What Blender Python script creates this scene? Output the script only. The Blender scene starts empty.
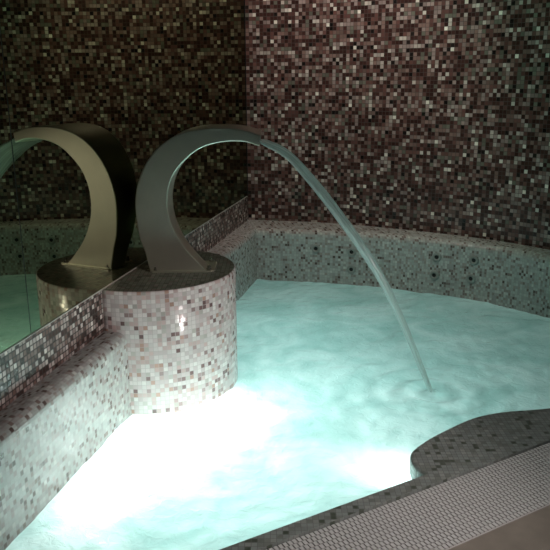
import bpy, bmesh, math, random
from mathutils import Vector, Matrix, noise
random.seed(7)
S = bpy.context.scene
COL = S.collection

# ---------------------------------------------------------------- camera
cam_d = bpy.data.cameras.new('camera'); cam = bpy.data.objects.new('camera', cam_d); COL.objects.link(cam)
F_PX, TILT, ROLL, CAM_H = 719.0, 0.2692, 0.0059, 1.47
cam_d.sensor_fit = 'HORIZONTAL'; cam_d.sensor_width = 36.0; cam_d.lens = 36.0 * F_PX / 550.0
cam_d.clip_start = 0.05; cam_d.clip_end = 50
cam.matrix_world = (Matrix.Translation((0, 0, CAM_H)) @ Matrix.Rotation(math.pi/2 - TILT, 4, 'X') @ Matrix.Rotation(-ROLL, 4, 'Z'))
S.camera = cam

# ---------------------------------------------------------------- world, exposure
w = bpy.data.worlds.new('world'); S.world = w; w.use_nodes = True
w.node_tree.nodes['Background'].inputs[0].default_value = (0.02, 0.022, 0.02, 1)
w.node_tree.nodes['Background'].inputs[1].default_value = 0.2
S.view_settings.view_transform = 'Standard'; S.view_settings.look = 'None'
S.view_settings.gamma = 1; S.view_settings.exposure = 0.0; S.view_settings.use_curve_mapping = False
try:
    S.cycles.sample_clamp_indirect = 4.0
except Exception:
    pass

def lamp(name, kind, loc, power, color, radius=0.05, rot=None, spot=None, size=None):
    d = bpy.data.lights.new(name, kind); d.energy = power; d.color = color
    if kind in ('POINT', 'SPOT'): d.shadow_soft_size = radius
    if kind == 'SPOT': d.spot_size = spot[0]; d.spot_blend = spot[1]
    if kind == 'AREA': d.shape = 'DISK'; d.size = size
    o = bpy.data.objects.new(name, d); o.location = loc
    if rot: o.rotation_euler = rot
    COL.objects.link(o); return o

# underwater lamps: (x, y, z, watts)
POOL_LAMPS = [(-0.40, 2.82, -0.14, 8.5), (-0.53, 2.60, -0.14, 6.5), (-0.64, 2.27, -0.12, 2.0), (0.45, 2.48, -0.08, 2.6),
              (-0.24, 3.01, -0.10, 5)]
for i, (x, y, z, p) in enumerate(POOL_LAMPS):
    lamp('pool_lamp', 'POINT', (x, y, z), p, (1.0, 0.97, 0.96), 0.04)
# deep fill lamps, added to spread a glow through the whole basin
for (x, y, z, p) in [(0.10, 3.15, -0.72, 14), (0.0, 4.1, -0.72, 6), (-0.2, 2.3, -0.72, 11)]:
    lamp('pool_fill', 'POINT', (x, y, z), p, (0.66, 1.0, 0.98), 0.06)
# unseen ceiling spots, green and grating ones added for fill: (x, y, watts, colour, cone, aimed at)
UNSEEN_SPOTS = [(0.3, 4.2, 56, (1.0, 0.85, 0.78), 115, (0.3, 5.4, 1.3)), (1.5, 3.6, 26, (0.6, 1.0, 0.75), 110, (1.7, 4.7, 1.7)),
                 (0.9, 1.5, 95, (0.98, 1.0, 0.97), 75, (0.7, 1.9, 0.0))]
for (x, y, p, c, cone, aim) in UNSEEN_SPOTS:
    rot = (Vector(aim)-Vector((x, y, 2.52))).to_track_quat('-Z', 'Y').to_euler()
    lamp('unseen_ceiling_lamp', 'SPOT', (x, y, 2.52), p, c, 0.05, rot, (math.radians(cone), 0.8))

# unseen wall lamp added to light the pedestal and set by its highlight
UNSEEN_LAMP = (1.98, 0.75, 1.22)
lamp('unseen_lamp_light', 'SPOT', UNSEEN_LAMP, 190, (1.0, 0.87, 0.85), 0.08, (Vector((-0.62, 3.1, 0.0))-Vector(UNSEEN_LAMP)).to_track_quat('-Z', 'Y').to_euler(), (math.radians(44), 0.9))

# ---------------------------------------------------------------- layout constants
M0, MS = -1.4064, 0.2161              # mirror plane  x = M0 + MS*y
def mx(y): return M0 + MS*y
def fx(y): return -1.347 + 0.2326*y   # pool face of the left ledge
ZL, ZT = 0.389, 0.576                 # ledge top, pedestal top
CORNER = (-0.206, 5.554)
MN = Vector((1, -MS, 0)).normalized() # mirror normal, into the room
MD = Vector((MS, 1, 0)).normalized()  # along the mirror
CEIL = 2.6

# ---------------------------------------------------------------- helpers
def link(name, bm, mat, parent=None, smooth=False):
    me = bpy.data.meshes.new(name)
    bmesh.ops.recalc_face_normals(bm, faces=bm.faces)
    if smooth:
        for f in bm.faces: f.smooth = True
    bm.to_mesh(me); bm.free()
    if mat: me.materials.append(mat)
    o = bpy.data.objects.new(name, me); COL.objects.link(o)
    if parent: o.parent = parent
    return o
def link_raw(name, bm, mat, parent=None, smooth=False):
    me = bpy.data.meshes.new(name)
    if smooth:
        for f in bm.faces: f.smooth = True
    bm.to_mesh(me); bm.free()
    if mat: me.materials.append(mat)
    o = bpy.data.objects.new(name, me); COL.objects.link(o)
    if parent: o.parent = parent
    return o
def tag(o, label=None, cat=None, group=None, kind=None):
    if label: o['label'] = label
    if cat: o['category'] = cat
    if group: o['group'] = group
    if kind: o['kind'] = kind
    return o
def empty(name, loc):
    o = bpy.data.objects.new(name, None); o.location = loc; o.empty_display_size = 0.05
    COL.objects.link(o); return o
def catmull(pts, n=6):
    out = []
    P = [Vector(p) for p in pts]
    for i in range(len(P)-1):
        a = P[i-1] if i else P[0]*2-P[1]; b = P[i]; c = P[i+1]; d = P[i+2] if i+2 < len(P) else P[-1]*2-P[-2]
        for k in range(n):
            t = k/n
            out.append(0.5*((2*b)+(c-a)*t+(2*a-5*b+4*c-d)*t*t+(-a+3*b-3*c+d)*t**3))
    out.append(P[-1]); return out
def sweep(bm, rows, vs, uvlay, close=False):
    """rows: list of stations, each a list of Vectors; vs: v coordinate per profile point"""
    us = [0.0]
    for a, b in zip(rows, rows[1:]): us.append(us[-1] + (b[-1]-a[-1]).length)
    V = [[bm.verts.new(p) for p in r] for r in rows]
    for i in range(len(rows)-1):
        for j in range(len(vs)-1):
            f = bm.faces.new((V[i][j], V[i+1][j], V[i+1][j+1], V[i][j+1]))
            for l, (u, v) in zip(f.loops, ((us[i], vs[j]), (us[i+1], vs[j]), (us[i+1], vs[j+1]), (us[i], vs[j+1]))):
                l[uvlay].uv = (u, v)
    return V
def auto_uv(bm, faces=None):
    """metre UVs by dominant axis"""
    uv = bm.loops.layers.uv.verify()
    for f in (faces or bm.faces):
        n = f.normal
        for l in f.loops:
            c = l.vert.co
            if abs(n.z) > 0.7: l[uv].uv = (c.x, c.y)
            else:
                t = Vector((-n.y, n.x, 0)); t.normalize()
                l[uv].uv = (c.dot(t), c.z)
def prism(pts, z0, z1):
    bm = bmesh.new()
    lo = [bm.verts.new((p[0], p[1], z0)) for p in pts]; hi = [bm.verts.new((p[0], p[1], z1)) for p in pts]
    bm.faces.new(hi); bm.faces.new(lo[::-1]); n = len(pts)
    for i in range(n): bm.faces.new((lo[i], lo[(i+1) % n], hi[(i+1) % n], hi[i]))
    bmesh.ops.recalc_face_normals(bm, faces=bm.faces); bm.normal_update()
    auto_uv(bm); return bm
def box(bm, c, s, rot=None):
    m = Matrix.Translation(c) @ (rot.to_4x4() if rot else Matrix()) @ Matrix.Diagonal((*s, 1))
    return bmesh.ops.create_cube(bm, size=1, matrix=m)['verts']
def lathe(bm, prof, mat, seg=24):
    """profile (r, h) revolved about local z, placed by matrix"""
    rings = []
    for r, h in prof:
        if r < 1e-6: rings.append([bm.verts.new(mat @ Vector((0, 0, h)))])
        else: rings.append([bm.verts.new(mat @ Vector((r*math.cos(2*math.pi*k/seg), r*math.sin(2*math.pi*k/seg), h))) for k in range(seg)])
    for a, b in zip(rings, rings[1:]):
        for k in range(seg):
            k2 = (k+1) % seg
            if len(a) == 1 and len(b) == 1: continue
            if len(a) == 1: bm.faces.new((a[0], b[k], b[k2]))
            elif len(b) == 1: bm.faces.new((a[k], a[k2], b[0]))
            else: bm.faces.new((a[k], a[k2], b[k2], b[k]))

# ---------------------------------------------------------------- materials
def newmat(name):
    m = bpy.data.materials.new(name); m.use_nodes = True
    nt = m.node_tree; nt.nodes.clear()
    out = nt.nodes.new('ShaderNodeOutputMaterial')
    return m, nt, out
def N(nt, t, **kw):
    n = nt.nodes.new('ShaderNode'+t)
    for k, v in kw.items(): setattr(n, k, v)
    return n
def mathn(nt, op, a, b=None):
    n = N(nt, 'Math', operation=op)
    for i, v in enumerate((a, b)):
        if v is None: continue
        if isinstance(v, (int, float)): n.inputs[i].default_value = v
        else: nt.links.new(v, n.inputs[i])
    return n.outputs[0]
def mosaic(name, palette, pitch, grout, rough=0.22, tilt=0.05, grout_w=0.06, jitter=0.3, spec=0.5):
    m, nt, out = newmat(name); L = nt.links.new
    uv = N(nt, 'UVMap')
    sc = N(nt, 'VectorMath', operation='SCALE'); sc.inputs['Scale'].default_value = 1/pitch; L(uv.outputs[0], sc.inputs[0])
    fl = N(nt, 'VectorMath', operation='FLOOR'); L(sc.outputs[0], fl.inputs[0])
    fr = N(nt, 'VectorMath', operation='FRACTION'); L(sc.outputs[0], fr.inputs[0])
    wn = N(nt, 'TexWhiteNoise', noise_dimensions='2D'); L(fl.outputs[0], wn.inputs['Vector'])
    off = N(nt, 'VectorMath', operation='ADD'); off.inputs[1].default_value = (137.0, 71.0, 0); L(fl.outputs[0], off.inputs[0])
    wn2 = N(nt, 'TexWhiteNoise', noise_dimensions='2D'); L(off.outputs[0], wn2.inputs['Vector'])
    cr = N(nt, 'ValToRGB'); cr.color_ramp.interpolation = 'CONSTANT'; L(wn.outputs['Value'], cr.inputs[0])
    el = cr.color_ramp.elements; el.remove(el[1]); pos = 0
    tot = sum(p[0] for p in palette)
    for i, (wt, c) in enumerate(palette):
        e = el[0] if i == 0 else el.new(pos)
        e.position = pos; e.color = (*c, 1); pos += wt/tot
    br = mathn(nt, 'ADD', mathn(nt, 'MULTIPLY', wn2.outputs['Value'], 2*jitter), 1-jitter)
    mul = N(nt, 'VectorMath', operation='SCALE'); L(cr.outputs[0], mul.inputs[0]); L(br, mul.inputs['Scale'])
    sp = N(nt, 'SeparateXYZ'); L(fr.outputs[0], sp.inputs[0])
    dx = mathn(nt, 'ABSOLUTE', mathn(nt, 'SUBTRACT', sp.outputs[0], 0.5)); dy = mathn(nt, 'ABSOLUTE', mathn(nt, 'SUBTRACT', sp.outputs[1], 0.5))
    g = mathn(nt, 'GREATER_THAN', mathn(nt, 'MAXIMUM', dx, dy), 0.5-grout_w)
    mix = N(nt, 'Mix', data_type='RGBA'); L(g, mix.inputs[0]); L(mul.outputs[0], mix.inputs[6]); mix.inputs[7].default_value = (*grout, 1)
    b = N(nt, 'BsdfPrincipled'); L(mix.outputs[2], b.inputs['Base Color'])
    b.inputs['Specular IOR Level'].default_value = spec
    L(mathn(nt, 'ADD', mathn(nt, 'MULTIPLY', g, 0.6), rough), b.inputs['Roughness'])
    geo = N(nt, 'NewGeometry')
    s1 = N(nt, 'VectorMath', operation='SUBTRACT'); L(wn2.outputs['Color'], s1.inputs[0]); s1.inputs[1].default_value = (0.5, 0.5, 0.5)
    s2 = N(nt, 'VectorMath', operation='SCALE'); L(s1.outputs[0], s2.inputs[0]); s2.inputs['Scale'].default_value = tilt
    s3 = N(nt, 'VectorMath', operation='ADD'); L(s2.outputs[0], s3.inputs[0]); L(geo.outputs['Normal'], s3.inputs[1])
    s4 = N(nt, 'VectorMath', operation='NORMALIZE'); L(s3.outputs[0], s4.inputs[0])
    L(s4.outputs[0], b.inputs['Normal'])
    L(b.outputs[0], out.inputs[0]); return m
def simple(name, col, rough=0.5, metal=0.0, spec=0.5, noise_scale=None, amt=0.15, bump=0.0):
    m, nt, out = newmat(name); L = nt.links.new
    b = N(nt, 'BsdfPrincipled'); b.inputs['Base Color'].default_value = (*col, 1)
    b.inputs['Roughness'].default_value = rough; b.inputs['Metallic'].default_value = metal
    b.inputs['Specular IOR Level'].default_value = spec
    if noise_scale:
        tc = N(nt, 'TexCoord'); nz = N(nt, 'TexNoise'); nz.inputs['Scale'].default_value = noise_scale; nz.inputs['Detail'].default_value = 4
        L(tc.outputs['Object'], nz.inputs['Vector'])
        v = N(nt, 'VectorMath', operation='SCALE'); v.inputs[0].default_value = col
        L(mathn(nt, 'ADD', mathn(nt, 'MULTIPLY', nz.outputs[0], 2*amt), 1-amt), v.inputs['Scale']); L(v.outputs[0], b.inputs['Base Color'])
        if bump:
            bp = N(nt, 'Bump'); bp.inputs['Strength'].default_value = bump; bp.inputs['Distance'].default_value = 0.002
            L(nz.outputs[0], bp.inputs['Height']); L(bp.outputs[0], b.inputs['Normal'])
    L(b.outputs[0], out.inputs[0]); return m

WALL_PAL = [(30, (0.045, 0.020, 0.017)), (20, (0.11, 0.052, 0.045)), (18, (0.18, 0.115, 0.10)), (14, (0.26, 0.20, 0.185)),
            (7, (0.12, 0.12, 0.095)), (6, (0.42, 0.37, 0.33)), (2, (0.66, 0.62, 0.55)), (6, (0.015, 0.011, 0.010))]
LIGHT_PAL = [(40, (0.74, 0.70, 0.68)), (20, (0.64, 0.57, 0.56)), (14, (0.60, 0.47, 0.45)), (8, (0.82, 0.80, 0.77)), (6, (0.52, 0.50, 0.46)),
             (4, (0.50, 0.33, 0.27)), (5, (0.38, 0.28, 0.27)), (4, (0.20, 0.13, 0.125))]
m_wall = mosaic('dark_mosaic', WALL_PAL, 0.0265, (0.05, 0.035, 0.03), 0.2, 0.10, 0.05)
m_up = mosaic('upstand_mosaic', [(20, (0.06, 0.035, 0.03)), (26, (0.17, 0.11, 0.095)), (26, (0.33, 0.25, 0.23)), (18, (0.48, 0.41, 0.38)), (8, (0.66, 0.61, 0.56))],
              0.0225, (0.025, 0.018, 0.015), 0.2, 0.06, 0.10)
m_light = mosaic('light_mosaic', LIGHT_PAL, 0.0200, (0.54, 0.50, 0.48), 0.17, 0.05, 0.045, 0.12)
m_ledge = mosaic('grey_mosaic', [(42, (0.47, 0.48, 0.46)), (24, (0.39, 0.375, 0.36)), (14, (0.34, 0.29, 0.27)), (8, (0.56, 0.56, 0.53)), (8, (0.22, 0.165, 0.15)), (4, (0.11, 0.075, 0.065))], 0.0185, (0.34, 0.34, 0.32), 0.2, 0.05, 0.05, 0.14)
m_top = mosaic('shaded_top_mosaic', [(40, (0.23, 0.24, 0.19)), (25, (0.30, 0.29, 0.24)), (15, (0.17, 0.18, 0.13)), (12, (0.30, 0.22, 0.19)), (8, (0.10, 0.09, 0.07))], 0.0200, (0.17, 0.17, 0.14), 0.35, 0.04, 0.05, 0.2)  # pedestal top: its shade is put into these darker tile colours
m_rim = mosaic('rim_mosaic', [(50, (0.15, 0.165, 0.155)), (26, (0.12, 0.13, 0.115)), (14, (0.18, 0.19, 0.175)), (10, (0.05, 0.06, 0.045))], 0.0200, (0.12, 0.125, 0.115), 0.3, 0.04, 0.05, 0.12)
m_basin = mosaic('basin_mosaic', [(60, (0.62, 0.72, 0.70)), (25, (0.5, 0.58, 0.56)), (15, (0.28, 0.22, 0.2))], 0.0200, (0.5, 0.55, 0.53), 0.4, 0.03, 0.05, 0.15)
m_steel = simple('brushed_steel', (0.78, 0.76, 0.66), 0.40, 1.0, noise_scale=9, amt=0.12)
m_bolt = simple('bolt_steel', (0.7, 0.68, 0.62), 0.2, 1.0)
m_plaster = simple('ceiling_plaster', (0.10, 0.095, 0.09), 0.9, noise_scale=6)
m_floor = simple('brown_floor_tile', (0.17, 0.145, 0.12), 0.5, noise_scale=14, amt=0.3)
m_grate = simple('grey_grating_plastic', (0.40, 0.39, 0.375), 0.55, noise_scale=20, amt=0.08)
m_channel = simple('gutter_channel', (0.36, 0.35, 0.34), 0.7)
m_jetring = simple('jet_ring_plastic', (0.30, 0.31, 0.29), 0.35)
m_jethole = simple('jet_hole_black', (0.01, 0.01, 0.01), 0.6)
m_joint = simple('mirror_joint_black', (0.004, 0.004, 0.004), 0.7)

m_mirror, nt, out = newmat('tinted_mirror')
g = N(nt, 'BsdfGlossy'); g.inputs['Color'].default_value = (0.25, 0.265, 0.175, 1); g.inputs['Roughness'].default_value = 0.012
nt.links.new(g.outputs[0], out.inputs[0])

# milky aerated water
m_water, nt, out = newmat('aerated_water'); L = nt.links.new
tc = N(nt, 'TexCoord')
nz = N(nt, 'TexNoise'); nz.inputs['Scale'].default_value = 3.2; nz.inputs['Detail'].default_value = 7; nz.inputs['Distortion'].default_value = 1.2
L(tc.outputs['Object'], nz.inputs['Vector'])
cr = N(nt, 'ValToRGB'); L(nz.outputs[0], cr.inputs[0])
cr.color_ramp.elements[0].position = 0.32; cr.color_ramp.elements[0].color = (0.48, 0.70, 0.67, 1)
cr.color_ramp.elements[1].position = 0.68; cr.color_ramp.elements[1].color = (0.78, 0.93, 0.91, 1)
tr = N(nt, 'BsdfTranslucent'); L(cr.outputs[0], tr.inputs['Color'])
df = N(nt, 'BsdfDiffuse'); L(cr.outputs[0], df.inputs['Color'])
mx1 = N(nt, 'MixShader'); mx1.inputs[0].default_value = 0.25; L(tr.outputs[0], mx1.inputs[1]); L(df.outputs[0], mx1.inputs[2])
tp = N(nt, 'BsdfTransparent'); tp.inputs[0].default_value = (0.75, 0.95, 0.92, 1)
mx2 = N(nt, 'MixShader'); mx2.inputs[0].default_value = 0.04; L(mx1.outputs[0], mx2.inputs[1]); L(tp.outputs[0], mx2.inputs[2])
gl = N(nt, 'BsdfGlossy'); gl.inputs['Roughness'].default_value = 0.06
nz2 = N(nt, 'TexNoise'); nz2.inputs['Scale'].default_value = 26; nz2.inputs['Detail'].default_value = 5; nz2.inputs['Distortion'].default_value = 0.8
L(tc.outputs['Object'], nz2.inputs['Vector'])
bp = N(nt, 'Bump'); bp.inputs['Strength'].default_value = 0.4; bp.inputs['Distance'].default_value = 0.012; L(nz2.outputs[0], bp.inputs['Height'])
for b_ in (tr, df, gl): L(bp.outputs[0], b_.inputs['Normal'])
fr = N(nt, 'Fresnel'); fr.inputs['IOR'].default_value = 1.33; L(bp.outputs[0], fr.inputs['Normal'])
mx3 = N(nt, 'MixShader'); L(fr.outputs[0], mx3.inputs[0]); L(mx2.outputs[0], mx3.inputs[1]); L(gl.outputs[0], mx3.inputs[2])
L(mx3.outputs[0], out.inputs[0])

m_jet, nt, out = newmat('falling_water'); L = nt.links.new
uv = N(nt, 'UVMap'); mp = N(nt, 'Mapping'); mp.inputs['Scale'].default_value = (260, 3, 1); L(uv.outputs[0], mp.inputs[0])
nz = N(nt, 'TexNoise'); nz.inputs['Scale'].default_value = 1; nz.inputs['Detail'].default_value = 3; L(mp.outputs[0], nz.inputs['Vector'])
tp = N(nt, 'BsdfTransparent'); tp.inputs[0].default_value = (0.9, 0.97, 0.95, 1)
df = N(nt, 'BsdfTranslucent'); df.inputs[0].default_value = (0.85, 0.92, 0.9, 1)
d2 = N(nt, 'BsdfDiffuse'); d2.inputs[0].default_value = (0.85, 0.92, 0.9, 1)
ma = N(nt, 'MixShader'); ma.inputs[0].default_value = 0.5; L(df.outputs[0], ma.inputs[1]); L(d2.outputs[0], ma.inputs[2])
mb = N(nt, 'MixShader'); L(mathn(nt, 'ADD', mathn(nt, 'MULTIPLY', nz.outputs[0], 0.8), 0.05), mb.inputs[0]); L(tp.outputs[0], mb.inputs[1]); L(ma.outputs[0], mb.inputs[2])
gl = N(nt, 'BsdfGlossy'); gl.inputs['Roughness'].default_value = 0.12
bp = N(nt, 'Bump'); bp.inputs['Strength'].default_value = 0.5; bp.inputs['Distance'].default_value = 0.004; L(nz.outputs[0], bp.inputs['Height'])
L(bp.outputs[0], gl.inputs['Normal'])
mc = N(nt, 'MixShader'); mc.inputs[0].default_value = 0.14; L(mb.outputs[0], mc.inputs[1]); L(gl.outputs[0], mc.inputs[2])
L(mc.outputs[0], out.inputs[0])

m_lens, nt, out = newmat('lamp_lens'); e = N(nt, 'Emission'); e.inputs[0].default_value = (0.85, 1, 0.95, 1); e.inputs[1].default_value = 3
nt.links.new(e.outputs[0], out.inputs[0])
m_clens, nt, out = newmat('unseen_spot_lens'); e = N(nt, 'Emission'); e.inputs[0].default_value = (1, 0.9, 0.8, 1); e.inputs[1].default_value = 2
nt.links.new(e.outputs[0], out.inputs[0])

# ---------------------------------------------------------------- room shell
WALL = [(-0.206, 5.554, 0), (0.25, 5.455, 0), (0.55, 5.35, 0), (0.84, 5.20, 0), (1.12, 5.04, 0), (1.38, 4.86, 0), (1.62, 4.65, 0),
        (1.82, 4.40, 0), (1.99, 4.08, 0), (2.08, 3.7, 0), (2.12, 3.3, 0)]
FACE = [(-0.135, 5.20, 0), (0.284, 5.13, 0), (0.60, 5.04, 0), (0.87, 4.93, 0), (1.10, 4.815, 0), (1.319, 4.685, 0), (1.53, 4.51, 0),
        (1.70, 4.30, 0), (1.84, 4.04, 0), (1.92, 3.7, 0), (1.95, 3.3, 0)]
W_S, F_S = catmull(WALL), catmull(FACE)

def wall_strip(name, pts, z0, z1, mat, thick=0.10, out_sign=1):
    pts = [Vector((p[0], p[1], 0)) for p in pts]; nrm = []
    for i in range(len(pts)):
        a = pts[max(i-1, 0)]; b = pts[min(i+1, len(pts)-1)]; t = (b-a).normalized(); nrm.append(Vector((-t.y, t.x, 0))*out_sign)
    bm = bmesh.new(); uv = bm.loops.layers.uv.verify()
    rows = [[p+n*thick+Vector((0, 0, z0)), p+n*thick+Vector((0, 0, z1)), p+Vector((0, 0, z1)), p+Vector((0, 0, z0)), p+n*thick+Vector((0, 0, z0))] for p, n in zip(pts, nrm)]
    sweep(bm, rows, [0, z1-z0, z1-z0+thick, 2*(z1-z0)+thick, 2*(z1-z0)+2*thick], uv)
    bmesh.ops.remove_doubles(bm, verts=bm.verts, dist=1e-5)
    bmesh.ops.holes_fill(bm, edges=bm.edges)
    return tag(link(name, bm, mat), kind='structure')
wall_strip('wall_back', [(p.x, p.y) for p in W_S], ZL, CEIL, m_wall)
wall_strip('wall_right', [(2.12, 3.3), (2.12, -1.5)], 0.0, CEIL, m_wall)
wall_strip('wall_front', [(2.12, -1.5), (mx(-1.5)-0.03, -1.5)], 0.0, CEIL, m_plaster)
def lm(y, off): p = Vector((mx(y), y, 0)) + MN*off; return (p.x, p.y)
wall_strip('wall_left', [lm(-1.5, -0.02), lm(5.56, -0.02)], 0.0, CEIL, m_wall)
ceil = link('ceiling', prism([(-2.0, -1.6), (2.3, -1.6), (2.3, 4.4), (1.3, 5.4), (-0.3, 5.75)], CEIL, CEIL+0.1), m_plaster); tag(ceil, kind='structure')

# near edge of the pool
RA = Vector((-0.166, 1.933, 0)); RD = Vector((0.861, 0.508, 0)).normalized(); RN = Vector((RD.y, -RD.x, 0))   # RN points out of the pool
def rp(t, o): p = RA + RD*t + RN*o; return (p.x, p.y)
def t_left(o, off=0.0):    # where the line hits the pool face of the left ledge
    A = RA + RN*o; return (-1.347 + 0.2326*A.y - A.x + off)/(RD.x - 0.2326*RD.y)
def t_right(o, X=1.95):
    A = RA + RN*o; return (X - A.x)/RD.x
bm = prism([rp(t_left(0), 0), rp(t_right(0), 0), rp(t_right(0.061), 0.061), rp(t_left(0.061), 0.061)], -0.95, 0.055)
bev = [e for e in bm.edges if all(v.co.z > 0 for v in e.verts)]
rim = tag(link('pool_coping', bm, m_rim), 'narrow dark grey mosaic coping between the turquoise water and the grating', 'pool edge')
# floor, up to the outer side of the grating
bm = prism([(mx(-1.5), -1.5), (2.11, -1.5), rp(t_right(0.352, 2.11), 0.352), rp(t_left(0.352, 0.0), 0.352), (fx(1.30), 1.30), (mx(1.30), 1.30)], -0.08, 0.040)
tag(link('floor', bm, m_floor), kind='structure')

# ---------------------------------------------------------------- ledge round the pool (left run, back run, curved right run)
R_B = 0.045
def prof(Wp, Fp):
    d = (Wp - Fp); L_ = d.length; d = d/L_
    pts = [Wp + Vector((0, 0, ZL))]; vs = [0.0]
    c = Fp + d*R_B + Vector((0, 0, ZL-R_B))
    for k in range(7):
        a = math.pi/2*(1-k/6)
        pts.append(c - d*R_B*math.cos(a) + Vector((0, 0, R_B*math.sin(a))))
    pts.append(Fp + Vector((0, 0, -0.95)))
    return pts
V3 = lambda x, y: Vector((x, y, 0))
stn = []
ys = [1.30 + (5.20-1.30)*k/24 for k in range(25)]
for y in ys[:-1]: stn.append((V3(mx(y), y), V3(fx(y), y)))
stn.append((V3(*CORNER), V3(-0.135, 5.20)))
for a, b in list(zip(W_S, F_S))[1:]: stn.append((a.copy(), b.copy()))
stn.append((V3(2.12, 2.2), V3(1.95, 2.2)))
bm = bmesh.new(); uv = bm.loops.layers.uv.verify()
rows = [prof(a, b) for a, b in stn]
vs = [ZL+0.06, ZL+0.0] + [ZL-0.0118*k for k in range(1, 7)] + [-0.95]
vs[0] = ZL + 0.10
# back side + bottom so the ledge is solid
full = []
for (a, b), r in zip(stn, rows):
    full.append([a+Vector((0, 0, -0.95))] + r + [a+Vector((0, 0, -0.95))])
sweep(bm, full, [ZL+1.4] + vs + [-1.05], uv)
bmesh.ops.remove_doubles(bm, verts=bm.verts, dist=1e-5)
bmesh.ops.holes_fill(bm, edges=[e for e in bm.edges if e.is_boundary])
ledge = link('pool_ledge', bm, m_ledge)
tag(ledge, 'pale mosaic ledge with rounded edge running round the pool below the dark walls', 'pool ledge')

# massage jets in the back ledge
def face_at(x):
    for a, b in zip(F_S, F_S[1:]):
        if a.x <= x <= b.x:
            t = (x-a.x)/(b.x-a.x); d = (b-a).normalized(); return a.lerp(b, t), Vector((d.y, -d.x, 0))
def make_jet(x, z, first=[None]):
    p, n = face_at(x)
    mat = Matrix.Translation((p.x, p.y, z)) @ n.to_track_quat('Z', 'Y').to_matrix().to_4x4()
    if first[0] is None:
        bm = bmesh.new(); lathe(bm, [(0.034, -0.01), (0.034, 0.004), (0.030, 0.008), (0.018, 0.008), (0.014, 0.004), (0.014, -0.006)], Matrix(), 28)
        o = link('jet', bm, m_jetring, ledge, True)
        bm = bmesh.new(); lathe(bm, [(0.0, 0.003), (0.0145, 0.003), (0.0145, -0.008), (0, -0.008)], Matrix(), 20)
        h = link('nozzle', bm, m_jethole, o); first[0] = (o, h)
    else:
        o = first[0][0].copy(); COL.objects.link(o); h = first[0][1].copy(); COL.objects.link(h); h.parent = o
    o.parent = ledge; o.matrix_world = mat
    o['label'] = 'round grey jet fitting with a black hole'
JETS = []
for (x, z) in [(0.30, 0.255), (0.555, 0.245), (0.555, 0.115), (1.115, 0.265), (1.105, 0.135), (1.335, 0.275), (1.325, 0.145)]:
    make_jet(x, z)

# ---------------------------------------------------------------- pool basin floor
bm = prism([(fx(1.4)-0.02, 1.4), rp(t_left(0), 0.02), rp(t_right(0), 0.02), (1.96, 3.3), (1.85, 4.05), (1.55, 4.52), (1.12, 4.82), (0.6, 5.05), (-0.135, 5.21)], -1.0, -0.9)
tag(link('pool_basin', bm, m_basin), kind='structure')

# ---------------------------------------------------------------- round pedestal, cut by the mirror plane
PCY, PR = 3.387, 0.411
PC = Vector((mx(PCY)+0.0706, PCY, 0))
def clip_circle(r, off=0.0):
    d0 = (PC - Vector((M0, 0, 0))).dot(MN) - off
    a = math.acos(max(-1, min(1, -d0/r)))
    base = math.atan2(MN.y, MN.x)
    n = 72
    return [PC + Vector((r*math.cos(base-a+2*a*k/n), r*math.sin(base-a+2*a*k/n), 0)) for k in range(n+1)]
bm = bmesh.new(); uv = bm.loops.layers.uv.verify()
circ = clip_circle(PR, 0.001)
prof_p = [(PR, -0.95), (PR, ZT-0.006), (PR-0.006, ZT)]
rows = []
base = math.atan2(MN.y, MN.x)
V = []
outer = [[PC + (p-PC)*(r/PR) + Vector((0, 0, z)) for (r, z) in prof_p] for p in circ]
us = [k*PR*(2*math.pi*0.55)/72 for k in range(73)]
V = [[bm.verts.new(p) for p in r] for r in outer]
arc = [0]
for a, b in zip(circ, circ[1:]): arc.append(arc[-1]+(b-a).length)
side = []
for i in range(72):
    for j in range(2):
        f = bm.faces.new((V[i][j], V[i+1][j], V[i+1][j+1], V[i][j+1])); f.smooth = True
        for l, (u, v) in zip(f.loops, ((arc[i], outer[i][j].z), (arc[i+1], outer[i][j].z), (arc[i+1], outer[i][j+1].z+0.004*j), (arc[i], outer[i][j+1].z+0.004*j))):
            l[uv].uv = (u, v)
top = bm.faces.new([r[-1] for r in V]); bot = bm.faces.new([r[0] for r in V][::-1])
back = bm.faces.new([V[0][0], V[0][1], V[0][2], V[-1][2], V[-1][1], V[-1][0]])
for f in (top, bot, back):
    for l in f.loops: l[uv].uv = (l.vert.co.x, l.vert.co.y)
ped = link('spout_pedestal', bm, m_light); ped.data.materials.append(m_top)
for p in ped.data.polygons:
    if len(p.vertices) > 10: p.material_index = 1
tag(ped, 'round pale pink mosaic pedestal rising from the glowing water against the mirror', 'pedestal')

# ---------------------------------------------------------------- mosaic upstand under the mirror, mirror panels
def strip_poly(y0, y1, o0, o1):
    a = lm(y0, o0); b = lm(y1, o0); c = lm(y1, o1); d = lm(y0, o1); return [a, b, c, d]
up = link('trim_1', prism(strip_poly(1.0, 5.55, 0.0, -0.018), ZL-0.0, ZT), m_up); tag(up, kind='structure')
bm = prism(strip_poly(1.0, 5.53, 0.001, -0.010), ZT, ZT+0.004)
tag(link('trim_2', bm, simple('pale_edge_strip', (0.45, 0.43, 0.40), 0.3)), kind='structure')
MIR = []
for (y0, y1, lab) in [(2.4475, 5.54, 'large dark tinted mirror panel behind the steel spout, reaching the tiled corner'),
                      (0.6, 2.4425, 'dark tinted mirror panel left of the thin vertical joint')]:
    bm = prism(strip_poly(y0, y1, -0.003, -0.010), ZT+0.004, 2.55)
    MIR.append(tag(link('mirror_panel', bm, m_mirror), lab, 'mirror', 'tinted mirror panels on the left wall'))
bm = prism(strip_poly(2.4425, 2.4475, -0.0035, -0.010), ZT+0.004, 2.55)
tag(link('trim_3', bm, m_joint), kind='structure')

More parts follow.
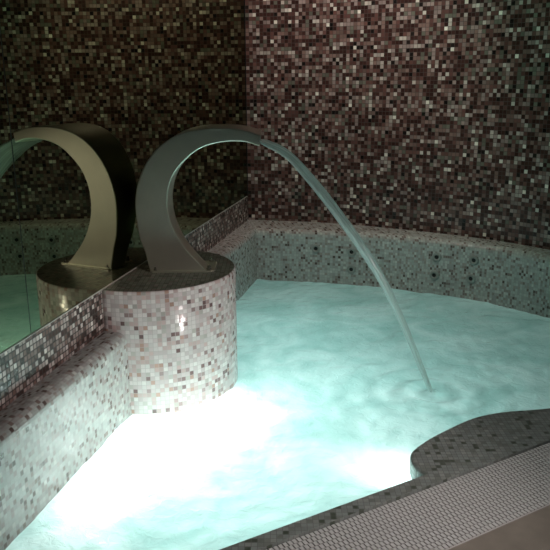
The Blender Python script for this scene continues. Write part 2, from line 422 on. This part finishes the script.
# ---------------------------------------------------------------- steel water spout
SA = math.radians(90)
SD = Vector((math.sin(SA), math.cos(SA), 0)); SW = Vector((-SD.y, SD.x, 0))      # SW points away from the camera
SP = Vector((-0.44, 3.305, 0)); SWID = 0.11; SWID2 = 0.32
# profile in the plane of the arc: (distance along SD, height above water)
OUTER = [(-0.154, 0.58), (-0.1749, 0.6769), (-0.1955, 0.7444), (-0.2057, 0.8302), (-0.2065, 0.9149), (-0.1914, 0.994), (-0.1581, 1.0722), (-0.105, 1.145), (-0.0395, 1.197), (0.0293, 1.2286), (0.111, 1.2446), (0.2149, 1.2474), (0.3051, 1.2368), (0.3774, 1.215)]
INNER = [(0.1161, 0.58), (0.0604, 0.637), (0.01, 0.6974), (-0.0302, 0.7694), (-0.0535, 0.8453), (-0.0581, 0.9158), (-0.0465, 0.9856), (-0.0169, 1.0502), (0.0351, 1.1074), (0.0955, 1.1529), (0.155, 1.1757), (0.2278, 1.1874), (0.3049, 1.1856), (0.3729, 1.1658)]
def curve2(pts, n): return catmull([(p[0], p[1], 0) for p in pts], n)
oc, ic = curve2(OUTER, 5), curve2(INNER, 5)
def resample(c, n):
    ln = [0]
    for a, b in zip(c, c[1:]): ln.append(ln[-1]+(b-a).length)
    out = []
    for k in range(n+1):
        s = ln[-1]*k/n; i = 0
        while i < len(ln)-2 and ln[i+1] < s: i += 1
        out.append(c[i].lerp(c[i+1], (s-ln[i])/max(1e-9, ln[i+1]-ln[i])))
    return out
NSEG = 56
oc, ic = resample(oc, NSEG), resample(ic, NSEG)
def sp3(p, w): return SP + SD*p.x + SW*w + Vector((0, 0, p.y))
spout = empty('water_spout', SP + SD*0.02 + SW*SWID/2 + Vector((0, 0, ZT)))
tag(spout, 'curved brushed steel waterfall spout bolted on the round mosaic pedestal', 'water spout')
bpy.context.view_layer.update()
inv = spout.matrix_world.inverted()
bm = bmesh.new(); bw = 0.004
rows = []
for k_, (o_, i_) in enumerate(zip(oc, ic)):
    wd = SWID + (SWID2-SWID)*k_/NSEG
    d = (i_-o_).normalized()
    ring = [sp3(o_+d*bw, 0), sp3(i_-d*bw, 0), sp3(i_, bw), sp3(i_, wd-bw), sp3(i_-d*bw, wd), sp3(o_+d*bw, wd), sp3(o_, wd-bw), sp3(o_, bw)]
    rows.append([bm.verts.new(inv @ p) for p in ring])
for a, b in zip(rows, rows[1:]):
    for k in range(8):
        bm.faces.new((a[k], a[(k+1) % 8], b[(k+1) % 8], b[k]))
bm.faces.new(rows[0][::-1])
# hollow mouth: inset a slot and push it in
f = bm.faces.new(rows[-1])
bmesh.ops.recalc_face_normals(bm, faces=bm.faces)
r = bmesh.ops.inset_individual(bm, faces=[f], thickness=0.007)
tdir = ((oc[-1]-oc[-3]).normalized()); push = -(SD*tdir.x + Vector((0, 0, tdir.y)))*0.04
for v in f.verts: v.co += push
body = link_raw('spout_body', bm, m_steel, spout)
for p in body.data.polygons: p.use_smooth = False
# base plate and bolts
def plate_pt(a, b, z): return SP + SD*a + SW*b + Vector((0, 0, z))
PL = (-0.155, 0.150, -0.012, SWID+0.075)
bm = bmesh.new()
cs = [(PL[0], PL[2]), (PL[1], PL[2]), (PL[1], PL[3]), (PL[0], PL[3])]
lo = [bm.verts.new(inv @ plate_pt(a, b, ZT+0.0002)) for a, b in cs]; hi = [bm.verts.new(inv @ plate_pt(a, b, ZT+0.008)) for a, b in cs]
bm.faces.new(hi); bm.faces.new(lo[::-1])
for i in range(4): bm.faces.new((lo[i], lo[(i+1) % 4], hi[(i+1) % 4], hi[i]))
bmesh.ops.recalc_face_normals(bm, faces=bm.faces)
bmesh.ops.bevel(bm, geom=[e for e in bm.edges if abs(e.verts[0].co.z-e.verts[1].co.z) > 0.004], offset=0.012, segments=4, affect='EDGES')
link('base_plate', bm, m_steel, spout)
for a, b in [(PL[0]+0.025, PL[2]+0.020), (PL[1]-0.025, PL[2]+0.020), (PL[1]-0.025, PL[3]-0.020), (PL[0]+0.025, PL[3]-0.020)]:
    bm = bmesh.new()
    m_ = Matrix.Translation(inv @ plate_pt(a, b, ZT+0.008))
    lathe(bm, [(0, 0), (0.013, 0), (0.013, 0.006), (0.010, 0.007), (0.0095, 0.016), (0.006, 0.021), (0, 0.022)], m_, 6)
    o = link('bolt', bm, m_bolt, spout)

# ---------------------------------------------------------------- falling water
JET = [(-0.0462, 3.4389, 1.1746), (0.0577, 3.4046, 1.1202), (0.1519, 3.3736, 1.0264), (0.27, 3.3347, 0.8823), (0.3887, 3.2956, 0.7238), (0.5041, 3.2576, 0.545), (0.5985, 3.2265, 0.3524), (0.6854, 3.1979, 0.151), (0.753, 3.1756, -0.0096)]   # (x, y, z) centreline
JW = [0.115, 0.10, 0.085, 0.075, 0.068, 0.064, 0.060, 0.056, 0.052, 0.050]
jc = catmull(JET, 6)
bm = bmesh.new(); uv = bm.loops.layers.uv.verify()
rows = []; n = len(jc)
for i, p in enumerate(jc):
    t = (jc[min(i+1, n-1)]-jc[max(i-1, 0)]).normalized()
    q = i/(n-1)
    wv = SW.copy(); wv = (wv - t*wv.dot(t)).normalized(); nv = t.cross(wv)
    W_ = 0.235*(1-q)**1.3 + 0.045; th = 0.022 + 0.024*math.sin(math.pi*q**0.8)
    ring = []
    for k in range(14):
        a = 2*math.pi*k/14
        j = 1+0.10*noise.noise(Vector((k*0.9, q*7, 3)))
        ring.append(p + wv*(W_/2*math.cos(a)*j) + nv*(th/2*math.sin(a)*j))
    rows.append(ring+[ring[0]])
V = sweep(bm, rows, [k/14*0.2 for k in range(15)], uv)
for f in bm.faces:
    for l in f.loops: l[uv].uv = (l[uv].uv.y, l[uv].uv.x)
bmesh.ops.remove_doubles(bm, verts=bm.verts, dist=1e-6)
jet = link('falling_water', bm, m_jet, None, True)
tag(jet, 'clear arc of water falling from the steel spout into the pool', 'falling water')
LAND = jc[-1]

# ---------------------------------------------------------------- water surface
POLY = [(fx(1.45)-0.01, 1.45)] + [(rp(t, -0.0)[0], rp(t, -0.0)[1]) for t in (t_left(0), t_right(0))] + [(p.x, p.y) for p in F_S[::-1]]
def inside(x, y):
    c = False; n = len(POLY); j = n-1
    for i in range(n):
        xi, yi = POLY[i]; xj, yj = POLY[j]
        if (yi > y) != (yj > y) and x < (xj-xi)*(y-yi)/(yj-yi)+xi: c = not c
        j = i
    return c
G = 0.016
bm = bmesh.new(); vd = {}
def wz(x, y):
    z = 0.010*noise.fractal(Vector((x*3.0, y*3.0, 1.3)), 1.0, 2.0, 4)
    z += 0.004*noise.noise(Vector((x*16, y*16, 5)))
    z += 0.006*abs(noise.noise(Vector((x*7, y*9, 8))))
    d = math.hypot(x-LAND.x, y-LAND.y)
    z += 0.010*math.cos(d*46)*math.exp(-d*4.2) + 0.012*math.exp(-(d/0.05)**2)
    return z - 0.004
def gv(i, j):
    if (i, j) not in vd: vd[i, j] = bm.verts.new((i*G, j*G, wz(i*G, j*G)))
    return vd[i, j]
for i in range(int(-1.1/G), int(2.0/G)):
    for j in range(int(1.35/G), int(5.3/G)):
        x, y = (i+0.5)*G, (j+0.5)*G
        ok = inside(x, y) or inside(x+0.014, y) or inside(x-0.014, y) or inside(x, y-0.014) or inside(x, y+0.014)
        if ok: bm.faces.new((gv(i, j), gv(i+1, j), gv(i+1, j+1), gv(i, j+1)))
water = link('pool_water', bm, m_water, None, True)
tag(water, 'milky turquoise pool water glowing white beside the pedestal', 'water', kind='stuff')

# ---------------------------------------------------------------- rounded mosaic platform on the near rim
NOSE = [(0.552, 2.357), (0.530, 2.385), (0.517, 2.426), (0.518, 2.493), (0.543, 2.547), (0.609, 2.621), (0.685, 2.689), (0.84, 2.808), (0.986, 2.867), (1.22, 2.909), (1.47, 3.009), (1.67, 3.109)]
np_ = catmull([(x, y, 0) for x, y in NOSE], 5)
outl = [(p.x, p.y) for p in np_] + [rp(t_right(0.0, 1.75), 0.0)]
bm = prism(outl[::-1], -0.5, 0.055)
te = [e for e in bm.edges if e.verts[0].co.z > 0 and e.verts[1].co.z > 0 and not all(abs((v.co-RA).dot(RN)) < 0.004 for v in e.verts)]
bmesh.ops.bevel(bm, geom=te, offset=0.012, segments=3, affect='EDGES', profile=0.5, clamp_overlap=True)
bm.normal_update(); auto_uv(bm)
nose = link('mosaic_step', bm, m_rim)
tag(nose, 'rounded dark mosaic step jutting from the rim beside the white underwater glow', 'pool step')

# ---------------------------------------------------------------- overflow grating
gr = empty('overflow_grating', (*rp(1.0, 0.2), 0.0)); tag(gr, 'wide grey slatted overflow grating beside the near pool rim', 'grating')
bpy.context.view_layer.update(); ginv = gr.matrix_world.inverted()
ang = math.atan2(RD.y, RD.x); RZ = Matrix.Rotation(ang, 3, 'Z')
t0, t1 = t_left(0.2)+0.03, t_right(0.2)-0.12
bm = bmesh.new()
t = t0; k = 0
while t < t1:
    for q in range(13):
        o = 0.064 + 0.287*(q+0.5)/13
        c = ginv @ Vector((*rp(t + (0.5 if q % 2 else 0)*0.0170, o), 0.044))
        box(bm, c, (0.0125, 0.0185, 0.006), RZ)
    t += 0.0170
slats = link('slats', bm, m_grate, gr)
bm = prism([rp(t0-0.02, 0.062), rp(t1+0.02, 0.062), rp(t1+0.02, 0.351), rp(t0-0.02, 0.351)], -0.03, 0.0405)
for v in bm.verts: v.co = ginv @ v.co
link('gutter_tray', bm, m_channel, gr)

# ---------------------------------------------------------------- underwater lamp fittings, unseen ceiling spots
WHICH = ['in front of the pedestal', 'at the corner of pedestal and ledge', 'along the left ledge', 'beside the dark mosaic step', 'at the right flank of the pedestal']
for (x, y, z, p), wh in zip(POOL_LAMPS, WHICH):
    l = empty('underwater_lamp', (x, y, z-0.09)); tag(l, 'round steel underwater lamp under the white glow '+wh, 'lamp', 'underwater lamps')
    bm = bmesh.new(); lathe(bm, [(0, -0.05), (0.03, -0.05), (0.055, 0.0), (0.055, 0.012), (0.046, 0.012), (0.046, 0.004)], Matrix(), 24); link('housing', bm, m_bolt, l, True)
    bm = bmesh.new(); lathe(bm, [(0, 0.016), (0.03, 0.013), (0.045, 0.004), (0, 0.004)], Matrix(), 24); link('lens', bm, m_lens, l, True)
for (x, y, p, c, cone, aim) in UNSEEN_SPOTS:
    l = empty('unseen_ceiling_spot', (x, y, CEIL)); tag(l, 'unseen small round ceiling spot, assumed for the room light', 'ceiling light', 'unseen ceiling spots')
    bm = bmesh.new(); lathe(bm, [(0.030, -0.001), (0.050, -0.001), (0.050, -0.008), (0.038, -0.012), (0.030, -0.006)], Matrix(), 24); link('ring', bm, m_bolt, l, True)
    bm = bmesh.new(); lathe(bm, [(0, -0.004), (0.030, -0.004), (0.030, -0.001), (0, -0.001)], Matrix(), 24); link('lens', bm, m_clens, l, True)

wl = empty('unseen_wall_lamp', (2.12, UNSEEN_LAMP[1], UNSEEN_LAMP[2])); tag(wl, 'unseen small wall lamp added on the right wall to light the pedestal', 'wall lamp')
TY = Matrix.Rotation(-math.pi/2, 4, 'Y')
bm = bmesh.new(); lathe(bm, [(0, 0.0), (0.06, 0.0), (0.06, 0.015), (0.02, 0.02), (0.02, 0.05), (0.055, 0.06), (0.062, 0.11), (0.055, 0.11), (0.05, 0.07), (0, 0.065)], TY, 24); link('housing', bm, m_bolt, wl, True)
bm = bmesh.new(); lathe(bm, [(0, 0.085), (0.05, 0.085), (0.05, 0.08), (0, 0.08)], TY, 24); link('lens', bm, m_clens, wl, True)
